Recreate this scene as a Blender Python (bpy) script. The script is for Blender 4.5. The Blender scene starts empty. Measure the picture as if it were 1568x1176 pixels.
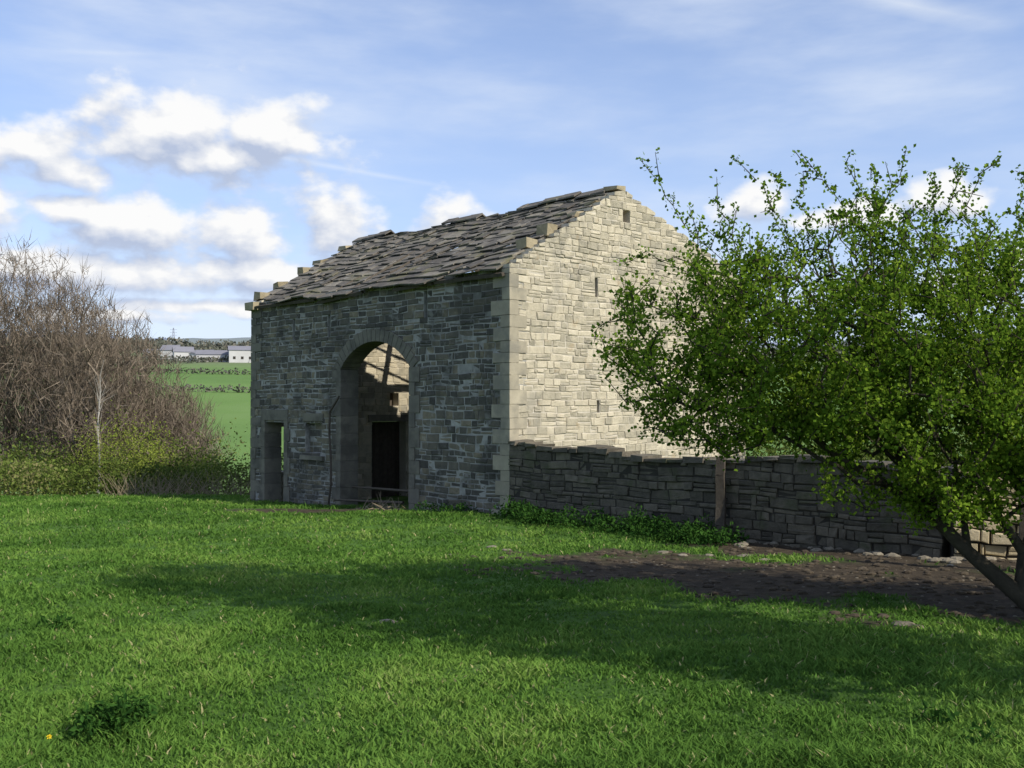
import bpy, math, random
import numpy as np
from mathutils import Vector
random.seed(7); rng=np.random.default_rng(7)
scene=bpy.context.scene
# ---------------------------------------------------------------- helpers
def hsh(x,y,s): 
    v=np.sin(x*127.1+y*311.7+s*74.7)*43758.5453
    return v-np.floor(v)
def vn(x,y,s=0):
    x=np.asarray(x,float); y=np.asarray(y,float)
    xi=np.floor(x); yi=np.floor(y); fx=x-xi; fy=y-yi
    fx=fx*fx*(3-2*fx); fy=fy*fy*(3-2*fy)
    a=hsh(xi,yi,s); b=hsh(xi+1,yi,s); c=hsh(xi,yi+1,s); d=hsh(xi+1,yi+1,s)
    return (a*(1-fx)+b*fx)*(1-fy)+(c*(1-fx)+d*fx)*fy
def fbm(x,y,s=0,o=4):
    t=0;a=.5;n=0
    for i in range(o):
        t=t+a*vn(x*2**i,y*2**i,s+i*3.1); n+=a; a*=.5
    return t/n
def sst(a,b,x):
    t=np.clip((x-a)/(b-a),0,1); return t*t*(3-2*t)

class MB:
    def __init__(s): s.v=[];s.f=[];s.r=[];s.n=0
    def add(s,v,f,r):
        v=np.asarray(v,float).reshape(-1,3); f=np.asarray(f,int)
        s.v.append(v); s.f.append(f+s.n)
        r=np.broadcast_to(np.asarray(r,float),(len(v),)); s.r.append(r); s.n+=len(v)
    def build(s,name,mat,parent=None,smooth=False,extra=None):
        v=np.concatenate(s.v); r=np.concatenate(s.r)
        loops=np.concatenate([f.ravel() for f in s.f]); 
        sizes=np.concatenate([np.full(len(f),f.shape[1]) for f in s.f])
        starts=np.concatenate([[0],np.cumsum(sizes)[:-1]])
        me=bpy.data.meshes.new(name)
        me.vertices.add(len(v)); me.vertices.foreach_set('co',v.ravel().astype(np.float32))
        me.loops.add(len(loops)); me.loops.foreach_set('vertex_index',loops.astype(np.int32))
        me.polygons.add(len(sizes)); me.polygons.foreach_set('loop_start',starts.astype(np.int32))
        try: me.polygons.foreach_set('loop_total',sizes.astype(np.int32))
        except Exception: pass
        a=me.attributes.new('rnd','FLOAT','POINT'); a.data.foreach_set('value',r.astype(np.float32))
        if extra:
            for k,val in extra.items():
                a=me.attributes.new(k,'FLOAT','POINT'); a.data.foreach_set('value',np.asarray(val,np.float32))
        me.update(calc_edges=True); me.validate()
        me.polygons.foreach_set('use_smooth',np.full(len(me.polygons),bool(smooth)))
        ob=bpy.data.objects.new(name,me); scene.collection.objects.link(ob)
        me.materials.append(mat)
        if parent: ob.parent=parent
        return ob
def empty(name):
    e=bpy.data.objects.new(name,None); scene.collection.objects.link(e); e.empty_display_size=.3; return e
BF=np.array([[0,1,2,3],[7,6,5,4],[0,4,5,1],[1,5,6,2],[2,6,7,3],[3,7,4,0]])
def boxv(o,a,b,c):
    o=np.array(o,float);a=np.array(a,float);b=np.array(b,float);c=np.array(c,float)
    return np.array([o,o+a,o+a+b,o+b,o+c,o+a+c,o+a+b+c,o+b+c])
def tubes(mb,p0,p1,r0,r1,rnd,k=5):
    p0=np.asarray(p0,float).reshape(-1,3);p1=np.asarray(p1,float).reshape(-1,3); n=len(p0)
    d=p1-p0; L=np.linalg.norm(d,axis=1,keepdims=True)+1e-9; d=d/L
    ref=np.where(np.abs(d[:,2:3])>.9,np.array([[1.,0,0]]),np.array([[0,0,1.]]))
    a=np.cross(d,ref); a/=np.linalg.norm(a,axis=1,keepdims=True); b=np.cross(d,a)
    an=np.arange(k)*2*np.pi/k+.4
    ring=a[:,None,:]*np.cos(an)[None,:,None]+b[:,None,:]*np.sin(an)[None,:,None]
    r0=np.broadcast_to(np.asarray(r0,float),(n,));r1=np.broadcast_to(np.asarray(r1,float),(n,))
    v=np.concatenate([p0[:,None,:]+ring*r0[:,None,None],p1[:,None,:]+ring*r1[:,None,None]],axis=1)
    i=np.arange(k); j=(i+1)%k
    f=np.stack([i,j,j+k,i+k],1)
    F=(f[None]+(np.arange(n)*2*k)[:,None,None]).reshape(-1,4)
    R=np.repeat(np.broadcast_to(np.asarray(rnd,float),(n,)),2*k)
    mb.add(v.reshape(-1,3),F,R)
    if k==4:
        c=np.array([[3,2,1,0],[4,5,6,7]]); mb.add(v.reshape(-1,3),(c[None]+(np.arange(n)*8)[:,None,None]).reshape(-1,4),R)
def leaves(mb,P,size,rnd,up=.3,asp=.6,cup=.25):
    n=len(P); size=np.broadcast_to(np.asarray(size,float),(n,))
    d=rng.normal(size=(n,3)); d[:,2]+=up; d/=np.linalg.norm(d,axis=1,keepdims=True)
    q=rng.normal(size=(n,3)); a=np.cross(d,q); a/=np.linalg.norm(a,axis=1,keepdims=True); nn=np.cross(d,a)
    s=size[:,None]
    v=np.stack([P,P+d*s*.55+a*s*asp*.5+nn*s*cup*.4,P+d*s,P+d*s*.55-a*s*asp*.5+nn*s*cup*.4],1)
    base=(np.arange(n)*4)[:,None]
    F=np.concatenate([base+np.array([[0,1,2]]),base+np.array([[0,2,3]])])
    mb.add(v.reshape(-1,3),F,np.repeat(rnd,4))
# ---------------------------------------------------------------- materials
def nt(mat):
    mat.use_nodes=True; t=mat.node_tree; t.nodes.clear(); return t
def N(t,typ,**k):
    n=t.nodes.new(typ)
    for a,b in k.items(): setattr(n,a,b)
    return n
def ramp(t,stops):
    r=N(t,'ShaderNodeValToRGB'); e=r.color_ramp.elements
    while len(e)<len(stops): e.new(.5)
    for i,(p,c) in enumerate(stops): e[i].position=p; e[i].color=(*c,1)
    return r
def math_(t,op,a,b=None,c=None,clamp=False):
    m=N(t,'ShaderNodeMath',operation=op,use_clamp=clamp)
    for i,x in enumerate([a,b,c]):
        if x is None: continue
        if isinstance(x,(int,float)): m.inputs[i].default_value=x
        else: t.links.new(x,m.inputs[i])
    return m.outputs[0]
def noise(t,scale,detail=6,rough=.6,vec=None):
    n=N(t,'ShaderNodeTexNoise'); n.inputs['Scale'].default_value=scale; n.inputs['Detail'].default_value=detail; n.inputs['Roughness'].default_value=rough
    if vec is not None: t.links.new(vec,n.inputs['Vector'])
    return n.outputs['Fac']
def mixc(t,f,a,b,bt='MIX'):
    m=N(t,'ShaderNodeMix',data_type='RGBA',blend_type=bt)
    for s,x in ((0,f),(6,a),(7,b)):
        if isinstance(x,(int,float)): m.inputs[s].default_value=x
        elif isinstance(x,tuple): m.inputs[s].default_value=(*x,1)
        else: t.links.new(x,m.inputs[s])
    return m.outputs[2]
def mk(name,stops,nscale=8,nw=.45,bump=.4,bscale=30,bdist=.02,rough=.9,stain=None,trans=0,spec=.2,simple=False):
    m=bpy.data.materials.new(name); t=nt(m)
    at=N(t,'ShaderNodeAttribute',attribute_name='rnd').outputs['Fac']
    geo=N(t,'ShaderNodeNewGeometry').outputs['Position']
    if simple: f=at
    else:
        nz=noise(t,nscale,4,.65,geo)
        f=math_(t,'ADD',math_(t,'MULTIPLY',at,1-nw),math_(t,'MULTIPLY',math_(t,'MULTIPLY_ADD',nz,2.0,-.5),nw),clamp=True)
    r=ramp(t,stops); t.links.new(f,r.inputs[0]); col=r.outputs[0]
    if stain:
        for (sc,lo,hi,c,amt) in stain:
            s=noise(t,sc,5,.6,geo); mr=N(t,'ShaderNodeMapRange'); mr.inputs[1].default_value=lo; mr.inputs[2].default_value=hi; mr.inputs[4].default_value=amt
            t.links.new(s,mr.inputs[0]); col=mixc(t,mr.outputs[0],col,c)
    out=N(t,'ShaderNodeOutputMaterial')
    if simple:
        b=N(t,'ShaderNodeBsdfDiffuse'); t.links.new(col,b.inputs['Color'])
    else:
        b=N(t,'ShaderNodeBsdfPrincipled'); t.links.new(col,b.inputs['Base Color']); b.inputs['Roughness'].default_value=rough
        b.inputs['Specular IOR Level'].default_value=spec
    if bump:
        bp=N(t,'ShaderNodeBump'); bp.inputs['Strength'].default_value=bump; bp.inputs['Distance'].default_value=bdist
        t.links.new(noise(t,bscale,6,.7,geo),bp.inputs['Height']); t.links.new(bp.outputs[0],b.inputs['Normal'])
    sh=b.outputs[0]
    if trans:
        tr=N(t,'ShaderNodeBsdfTranslucent'); t.links.new(col,tr.inputs[0])
        mx=N(t,'ShaderNodeMixShader'); mx.inputs[0].default_value=trans
        t.links.new(sh,mx.inputs[1]); t.links.new(tr.outputs[0],mx.inputs[2]); sh=mx.outputs[0]
    t.links.new(sh,out.inputs[0]); return m
M={}
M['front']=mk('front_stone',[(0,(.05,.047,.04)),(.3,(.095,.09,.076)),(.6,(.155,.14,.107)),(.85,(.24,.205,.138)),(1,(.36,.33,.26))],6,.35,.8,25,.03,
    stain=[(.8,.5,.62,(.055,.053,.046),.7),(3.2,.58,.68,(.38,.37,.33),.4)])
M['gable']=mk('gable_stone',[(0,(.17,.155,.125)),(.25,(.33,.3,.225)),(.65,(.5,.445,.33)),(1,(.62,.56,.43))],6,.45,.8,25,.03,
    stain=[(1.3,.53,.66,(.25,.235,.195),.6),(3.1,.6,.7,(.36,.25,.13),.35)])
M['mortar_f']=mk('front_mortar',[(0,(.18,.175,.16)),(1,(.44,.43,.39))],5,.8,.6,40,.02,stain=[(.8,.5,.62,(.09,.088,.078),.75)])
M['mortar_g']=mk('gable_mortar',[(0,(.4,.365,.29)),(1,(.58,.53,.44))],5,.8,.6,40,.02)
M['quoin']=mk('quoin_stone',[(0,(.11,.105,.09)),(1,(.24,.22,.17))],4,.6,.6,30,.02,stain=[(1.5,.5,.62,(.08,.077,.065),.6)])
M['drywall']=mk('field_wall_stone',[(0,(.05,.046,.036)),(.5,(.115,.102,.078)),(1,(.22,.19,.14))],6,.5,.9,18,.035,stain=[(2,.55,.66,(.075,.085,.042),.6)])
M['drylit']=mk('rubble_wall_stone_sunlit',[(0,(.25,.21,.13)),(.5,(.42,.35,.22)),(1,(.55,.47,.32))],6,.5,.7,20,.02)  # paler copy of the dry wall stone, sunlight put into the colour
M['dark']=mk('dark_joint',[(0,(.03,.027,.022)),(1,(.06,.055,.045))],5,.8,.3,40)
M['slate']=mk('roof_stone_slate',[(0,(.06,.055,.05)),(.5,(.14,.127,.108)),(.85,(.23,.21,.17)),(1,(.4,.36,.27))],5,.45,.6,22,.02,
    stain=[(1.6,.55,.66,(.15,.145,.07),.6),(4,.6,.7,(.38,.37,.32),.5)])
M['wood']=mk('old_timber',[(0,(.05,.042,.034)),(1,(.13,.11,.085))],9,.6,.5,40)
M['stick']=mk('dry_stick',[(0,(.14,.11,.07)),(1,(.32,.27,.18))],9,.4,0)
M['bark']=mk('hawthorn_bark',[(0,(.03,.026,.019)),(1,(.085,.072,.05))],9,.6,.8,35,.02)
M['leaf']=mk('hawthorn_leaf',[(0,(.045,.095,.012)),(.5,(.125,.22,.022)),(1,(.25,.36,.04))],3,.25,0,trans=.4,simple=True)
M['grass']=mk('grass_blade',[(0,(.05,.11,.02)),(.45,(.1,.2,.036)),(.85,(.175,.29,.055)),(1,(.38,.36,.17))],1.2,.2,0,trans=.3,simple=True)
M['hedge']=mk('hedge_leaf',[(0,(.05,.062,.018)),(.4,(.09,.13,.028)),(.75,(.15,.2,.045)),(1,(.24,.22,.1))],.8,.35,0,trans=.25,simple=True)
M['nettle']=mk('nettle_leaf',[(0,(.015,.045,.01)),(1,(.05,.12,.022))],3,.3,0,trans=.2,simple=True)
M['bush']=mk('willow_leaf',[(0,(.15,.2,.03)),(1,(.32,.37,.07))],3,.3,0,trans=.3,simple=True)
M['twig']=mk('bare_twig',[(0,(.08,.064,.048)),(.6,(.15,.12,.092)),(1,(.25,.205,.155))],.3,.4,0,simple=True)
M['birch']=mk('birch_bark',[(0,(.25,.23,.2)),(1,(.5,.48,.44))],4,.6,0)
M['fartree']=mk('distant_tree_leaf_hazed',[(0,(.085,.095,.08)),(.6,(.12,.125,.095)),(1,(.17,.155,.125))],.01,.4,0,simple=True)  # leaf tones greyed and paled, distance haze put into the colour
M['render']=mk('farm_wall',[(0,(.35,.34,.33)),(1,(.6,.6,.6))],.2,.4,0)
M['farmroof']=mk('farm_roof',[(0,(.14,.14,.16)),(1,(.25,.25,.28))],.2,.4,0)
M['steel']=mk('pylon_steel',[(0,(.3,.32,.36)),(1,(.35,.37,.4))],.2,.4,0)
M['stone']=mk('loose_stone',[(0,(.12,.105,.08)),(1,(.3,.265,.2))],8,.5,.6,30)
M['verge']=mk('verge_stone',[(0,(.2,.17,.11)),(1,(.42,.36,.24))],8,.5,.6,30)
M['yellow']=mk('dandelion_petal',[(0,(.7,.5,.02)),(1,(.8,.6,.03))],8,.5,0)
# ---------------------------------------------------------------- terrain
PX=[-60,0,17,22,30,34,45,70,140,250,300,420,600,900,1500,3000,4500,9000]
PZ=[2.2,.8,.03,0,-.45,-.62,-2,-5.5,-6,2,6.2,14,27,45,82,180,255,255]
def H(x,y):
    x=np.asarray(x,float);y=np.asarray(y,float)
    r=np.hypot(x,y); b=sst(25,120,r); d=y*(1-b)+r*b
    z=np.interp(d,PX,PZ)
    z=z+(fbm(x*.35,y*.35,1)-.5)*.14*sst(1,6,r)*(1-sst(100,200,r))+(fbm(x*2.2,y*2.2,5,3)-.5)*.07*(1-sst(25,60,r))
    z=z+(fbm(x*.004,y*.004,9)-.5)*np.minimum(r,2500)*.02*sst(250,900,r)
    return z
def mudf(x,y):
    x=np.asarray(x,float);y=np.asarray(y,float)
    a=(x-3.4)*.75-(y-12.9)*.66; b=(x-3.4)*.66+(y-12.9)*.75
    e=1-np.hypot(a/4.6,b/2.3)
    e2=1-np.hypot((x-5.6)/2.6,(y-11.5)/3.2)
    e3=1-np.hypot((x+4.3)/2.6,(y-24.4)/1.2)
    m=np.maximum(np.maximum(e,e2),e3)
    t=(x*.686-(y-22)*.728); pr=-(x*.728+(y-22)*.686)
    e4=np.where((t>5)&(t<12),1-np.abs(pr)/1.6,-1)
    m=np.maximum(m,e4)
    return sst(-.1,.4,m+(fbm(x*1.3,y*1.3,21,5)-.5)*1.3)
ang=np.radians(np.concatenate([np.arange(-36,36,.25),np.arange(36,324,4)]))
rad=np.concatenate([[.05],np.geomspace(1,3.5,10)[:-1],np.geomspace(3.5,45,190)[:-1],np.geomspace(45,8500,110)])
A,R_=np.meshgrid(ang,rad); GX=R_*np.sin(A); GY=R_*np.cos(A); GZ=H(GX,GY)
na=len(ang); nr=len(rad)
ii,jj=np.meshgrid(np.arange(nr-1),np.arange(na),indexing='ij'); j2=(jj+1)%na
F=np.stack([ii*na+jj,(ii+1)*na+jj,(ii+1)*na+j2,ii*na+j2],-1).reshape(-1,4)[:,::-1]
g=MB(); g.add(np.stack([GX,GY,GZ],-1).reshape(-1,3),F,fbm(GX*.5,GY*.5,3).ravel())
mg=bpy.data.materials.new('ground_soil_grass_haze'); t=nt(mg)
pos=N(t,'ShaderNodeNewGeometry').outputs['Position']
gr=ramp(t,[(0.3,(.048,.095,.02)),(.5,(.08,.165,.032)),(.7,(.13,.22,.048))])
t.links.new(noise(t,1.3,8,.7,pos),gr.inputs[0])
mud=ramp(t,[(.3,(.03,.024,.017)),(.5,(.07,.055,.038)),(.75,(.15,.12,.085))]); t.links.new(noise(t,5,9,.8,pos),mud.inputs[0])
ma=N(t,'ShaderNodeAttribute',attribute_name='mud').outputs['Fac']
near=mixc(t,ma,gr.outputs[0],mud.outputs[0])
ff=ramp(t,[(.3,(.10,.18,.05)),(.5,(.13,.22,.06)),(.7,(.17,.25,.09))]); t.links.new(noise(t,.012,4,.6,pos),ff.inputs[0])
fa=N(t,'ShaderNodeAttribute',attribute_name='far').outputs['Fac']
vor=N(t,'ShaderNodeTexVoronoi'); vor.inputs['Scale'].default_value=.0045; t.links.new(pos,vor.inputs['Vector'])
fr=ramp(t,[(0,(.13,.16,.08)),(.35,(.15,.2,.09)),(.5,(.17,.14,.12)),(.75,(.12,.15,.09)),(1,(.19,.19,.12))])
sep=N(t,'ShaderNodeSeparateColor'); t.links.new(vor.outputs['Color'],sep.inputs[0]); t.links.new(sep.outputs[0],fr.inputs[0])
f2=N(t,'ShaderNodeAttribute',attribute_name='far2').outputs['Fac']
f_haze=N(t,'ShaderNodeAttribute',attribute_name='far_haze').outputs['Fac']
c=mixc(t,fa,near,ff.outputs[0]); c=mixc(t,f2,c,fr.outputs[0]); c=mixc(t,f_haze,c,(.24,.27,.36))  # last mix paints distance haze into the far hills as a bluish colour
b=N(t,'ShaderNodeBsdfPrincipled'); b.inputs['Roughness'].default_value=.95; b.inputs['Specular IOR Level'].default_value=.1
t.links.new(c,b.inputs['Base Color'])
bp=N(t,'ShaderNodeBump'); bp.inputs['Strength'].default_value=.9; bp.inputs['Distance'].default_value=.1; t.links.new(noise(t,7,9,.75,pos),bp.inputs['Height']); t.links.new(bp.outputs[0],b.inputs['Normal'])
o=N(t,'ShaderNodeOutputMaterial'); t.links.new(b.outputs[0],o.inputs[0])
gx,gy=GX.ravel(),GY.ravel(); grr=np.hypot(gx,gy)
g.build('ground',mg,smooth=True,extra={'mud':mudf(gx,gy)*(grr<60),'far':sst(60,110,grr),'far2':sst(430,620,grr),'far_haze':sst(900,3200,grr)})
# ---------------------------------------------------------------- barn
C=np.array([-.05,22.,0.]); U=np.array([-.686,.728,0]); W=np.array([.728,.686,0]); Z=np.array([0,0,1.])
EV=5.35; RG=7.53; GW=8.75; EVB=5.75; LB=11.0; TH=.5; HW=3.665; TP=(RG-EV)/HW; PIT=math.atan(TP)
TPB=(RG-EVB)/(GW-HW); PITB=math.atan(TPB)
WARP=[.008]
def P(u,w,z): return C+U*u+W*w+Z*z
def stone(mb,o,t,n,a,b,z0,z1,proud,r,clamp=None,back=.03,jit=.013,ch=.014):
    ch=min(ch,(b-a)*.3,(z1-z0)*.3)
    j=lambda s=jit:random.uniform(-s,s)
    q=[(a+j(),z0+j()),(b+j(),z0+j()),(b+j(),z1+j()),(a+j(),z1+j())]
    cx=(a+b)/2; cz=(z0+z1)/2
    vs=[]; wa=WARP[0]
    for lay,(nn,ins) in enumerate(((-back,0),(proud-ch*.6,0),(proud,ch))):
        for (x,z) in q:
            x2=x+(ins if x<cx else -ins)*(1+j(.3)); z2=z+(ins if z<cz else -ins)*(1+j(.3))
            z2+=wa*(math.sin(x*2.1+z*3)+math.sin(x*4.3-z*1.7+2)+math.sin(x*.8+z*2+1))
            if clamp: z2=min(z2,clamp(x2))
            vs.append(o+t*x2+n*(nn+(j(.008) if lay==2 else 0))+Z*z2)
    f=[[8,9,10,11]]
    for k in range(4):
        l=(k+1)%4; f.append([k,l,4+l,4+k]); f.append([4+k,4+l,8+l,8+k])
    mb.add(vs,f,r)
def free(L0,L1,ops,z):
    iv=[(L0,L1)]
    for op in ops:
        s=op(z)
        if s is None: continue
        nv=[]
        for (a,b) in iv:
            if s[1]<=a or s[0]>=b: nv.append((a,b)); continue
            if s[0]>a: nv.append((a,s[0]))
            if s[1]<b: nv.append((s[1],b))
        iv=nv
    return iv
def rect(a,b,z0,z1): return lambda z:(a,b) if z0<=z<=z1 else None
def gspan(a):
    return (max(0,(a-EV)/TP), GW-max(0,(a-EVB)/TPB))
def wall(mbb,mbs,o,t,n,L,z0,z1,ops=[],bt=None,clamp=None,gable=False,thick=TH,hr=(.11,.19),lr=(.18,.5),proud=(.006,.026),breaks=[],inner=None,gap=.012,split=.16):
    zs=[z0]; br=sorted(breaks+[z1])
    while zs[-1]<z1-1e-6:
        nx=zs[-1]+random.uniform(*hr); lim=min(b for b in br if b>zs[-1]+1e-6)
        if nx>lim-.06: nx=lim
        zs.append(nx)
    for a,b in zip(zs[:-1],zs[1:]):
        zm=(a+b)/2
        L0,L1=0,L
        if gable: L0,L1=gspan(a)
        for (s,e) in free(L0,L1,ops,zm):
            bs,be=s,e
            if bt: 
                lo=bt[0] if not(gable and a>=EV-1e-6) else 0
                hi=bt[1] if not(gable and a>=EVB-1e-6) else L
                bs,be=max(s,lo),min(e,hi)
            if be-bs>.02:
                if clamp:
                    m=max(1,int((be-bs)/.5)); 
                    if a<EV-.1 and gable: m=1
                    for q in range(m):
                        v=boxv(o+t*(bs+(be-bs)*q/m)+Z*a,t*((be-bs)/m),-n*thick,Z*(b-a))
                        for p_ in v:
                            x=np.dot(p_-o,t); p_[2]=min(p_[2],clamp(x))
                        mbb.add(v,BF,random.random())
                else: mbb.add(boxv(o+t*bs+Z*a,t*(be-bs),-n*thick,Z*(b-a)),BF,random.random())
            def fill(mb,nn,off):
                x=s
                while x<e-.01:
                    ln=random.uniform(*lr)*(1.0 if b-a>.13 else .8)
                    if random.random()<.15: ln*=.5
                    if x+ln>e-.12: ln=e-x
                    pr=random.uniform(*proud); r=random.random()
                    A=dict(clamp=clamp)
                    if random.random()<split and b-a>.13 and ln>.2:
                        zc=a+(b-a)*random.uniform(.4,.6)
                        stone(mb,o+nn*off,t,nn,x+gap/2,x+ln-gap/2,a+gap/2,zc-gap/2,pr,r,**A); stone(mb,o+nn*off,t,nn,x+gap/2,x+ln-gap/2,zc+gap/2,b-gap/2,pr*.8,random.random(),**A)
                    else: stone(mb,o+nn*off,t,nn,x+gap/2,x+ln-gap/2,a+gap/2,b-gap/2,pr,r,**A)
                    x+=ln
            if mbs is not None: fill(mbs,n,0)
            if inner is not None: fill(inner,-n,thick)
    return zs
barn=empty('stone_barn'); 
mf,sf,mgb,sg,q_=MB(),MB(),MB(),MB(),MB()
AC=4.93; AHW=1.47; ASP=3.3; ACR=3.97; AR=(AHW**2+(ACR-ASP)**2)/(2*(ACR-ASP)); AZ=ACR-AR
def archop(z):
    if z<ASP: return (AC-AHW,AC+AHW)
    rr=AR+.24
    if z<AZ+rr:
        h=math.sqrt(max(rr*rr-(z-AZ)**2,0)); h=min(h,AHW+.18)
        return (AC-h,AC+h)
slits=[rect(2.82,2.95,4.5,5.0),rect(6.9,7.03,4.2,4.75),rect(8.65,8.78,4.15,4.8)]
door=rect(9.15,10.25,-1,1.95); bw=rect(7.3,8.1,1.0,1.95)
wall(mf,sf,C,U,-W,LB,-.9,EV,[archop,door,bw]+slits,gap=.022,proud=(.0,.02),hr=(.11,.21),lr=(.16,.52),split=.2)
wall(mf,sf,C+W*.14+U*7.3,U,-W,.8,.95,2.0,[],thick=.25,proud=(.0,.01))
def block(mb,u0,u1,w0,w1,z0,z1,r=None,j=.008):
    v=boxv(P(u0,w0,z0),U*(u1-u0),W*(w1-w0),Z*(z1-z0))+rng.uniform(-j,j,(8,3))
    mb.add(v,BF,random.random() if r is None else r)
block(q_,7.15,8.25,-.09,.2,.9,1.02); block(q_,7.2,8.2,-.035,.3,1.95,2.15)
block(q_,8.98,10.42,-.035,TH+.03,1.95,2.25,.4)
def jamb(u,side,z0,z1,wd=(.22,.4),dep=TH):
    z=z0;k=0
    while z<z1-.05:
        h=min(random.uniform(.28,.5),z1-z); w_=wd[k%2]
        a,b=(u,u+w_) if side>0 else (u-w_,u)
        block(q_,a,b,-.032,dep+.02,z,z+h-.01,random.random(),.004); z+=h;k+=1
jamb(AC+AHW-.03,1,-.5,ASP); jamb(AC-AHW+.03,-1,-.4,ASP)
jamb(10.22,1,-.7,1.95,(.2,.3)); jamb(9.18,-1,-.7,1.95,(.2,.3))
half=math.asin(AHW/AR); nv=21
for k in range(nv):
    a0=-half*1.06+2*half*1.06*k/nv+.004; a1=-half*1.06+2*half*1.06*(k+1)/nv-.004
    r0=AR; r1=AR+random.uniform(.27,.35); vs=[]
    for w_ in (-.034,TH+.03):
        for (aa,rr) in ((a0,r0),(a1,r0),(a1,r1),(a0,r1)):
            vs.append(P(AC+rr*math.sin(aa),w_,AZ+rr*math.cos(aa)))
    q_.add(vs,BF,random.uniform(.1,.8))
def quoins(mb,uc,wc,su,sw,z0,z1):
    z=z0;k=0
    while z<z1-.1:
        h=min(random.uniform(.2,.34),z1-z)
        lu,lw=(.5,.24) if k%2 else (.24,.48)
        lu*=random.uniform(.85,1.15)
        pr=random.uniform(.027,.034)
        a,b=(uc-pr,uc+lu) if su>0 else (uc-lu,uc+pr)
        c_,d_=(wc-pr,wc+lw) if sw>0 else (wc-lw,wc+pr)
        block(mb,a,b,c_,d_,z,z+h-.01,random.random(),.004)
        z+=h;k+=1
qc=MB()
quoins(qc,0,0,1,1,-.5,EV-.02); quoins(q_,LB,0,-1,1,-.9,EV-.02); quoins(qc,0,GW,1,-1,-.5,EVB-.02)
cl=lambda x: min(EV+TP*x,EVB+TPB*(GW-x))+.07
gops=[rect(3.72,3.98,6.72,7.1),rect(2.72,2.82,4.95,5.3),rect(2.78,2.88,2.25,2.45)]
wall(mgb,sg,C,W,-U,GW,-.9,RG+.02,gops,bt=(TH,GW-TH),clamp=cl,gable=True,breaks=[EV,EVB],hr=(.1,.2),lr=(.15,.48),gap=.016,split=.2)
mfg,sfg=MB(),MB()
fops=[rect(3.9,5.25,-1,1.85),rect(4.6,4.95,2.35,2.75),rect(.5,1.35,.4,1.75)]
wall(mfg,None,P(LB,0,0),W,U,GW,-1.2,RG,fops,bt=(TH,GW-TH),clamp=lambda x:cl(x)-.03,gable=True,breaks=[EV,EVB],inner=sfg,hr=(.14,.24),lr=(.2,.55))
q_.add(boxv(P(LB-TH-.04,3.75,1.85),U*(TH),W*1.65,Z*.22),BF,.8)
mbw,sbw=MB(),MB()
wall(mbw,sbw,P(0,GW,0),U,W,LB,-1,EVB,[rect(4,6.8,-1,3.2)],hr=(.14,.22),lr=(.25,.6))
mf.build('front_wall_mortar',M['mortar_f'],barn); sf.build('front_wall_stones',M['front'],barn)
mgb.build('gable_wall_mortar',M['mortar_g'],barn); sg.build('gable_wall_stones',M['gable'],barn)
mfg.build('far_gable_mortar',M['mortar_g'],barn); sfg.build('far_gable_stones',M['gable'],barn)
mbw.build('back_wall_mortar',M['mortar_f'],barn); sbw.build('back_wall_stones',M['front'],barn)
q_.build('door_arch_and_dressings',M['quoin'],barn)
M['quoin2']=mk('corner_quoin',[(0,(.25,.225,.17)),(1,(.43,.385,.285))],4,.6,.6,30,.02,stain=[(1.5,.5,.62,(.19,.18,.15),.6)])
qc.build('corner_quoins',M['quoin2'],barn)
tm=MB()
for k in range(8):
    a=3.92+k*.165; tm.add(boxv(P(LB-.18,a,-.9),U*.05,W*.155,Z*2.74),BF,random.random()*.4)  # door boards added to keep the far gable doorway dark
tm.add(boxv(P(LB-.2,4.6,2.3),U*.05,W*.4,Z*.5),BF,.1)  # dark slab added behind the small hole, stands in for shade
def front_pt(u,w_,dz=0): return P(u,w_,EV+TP*w_+dz) if w_<=HW else P(u,w_,EVB+TPB*(GW-w_)+dz)
for w_ in (1.15,2.5,5.1,7.0):
    tubes(tm,[front_pt(.1,w_,-.18)],[front_pt(LB-.1,w_,-.18)],.11,.11,.3,4)
for u in (3.2,7.6):
    tubes(tm,[P(u,.2,EV-.15),P(u,.2,EV-.15),P(u,GW-.2,EVB-.2)],[P(u,GW-.2,EV-.15),P(u,HW,RG-.25),P(u,HW,RG-.25)],.13,.1,.3,4)
for u in np.arange(.8,10.6,.75):
    if random.random()<.8: tubes(tm,[front_pt(u,.1,-.03)],[front_pt(u,HW,-.1)],.04,.04,.3,4)
    if random.random()<.4: tubes(tm,[front_pt(u,GW-.1,-.03)],[front_pt(u,HW+.01,-.1)],.04,.04,.3,4)
tm.build('roof_timbers_door_and_dark_slab',M['wood'],barn)
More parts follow.
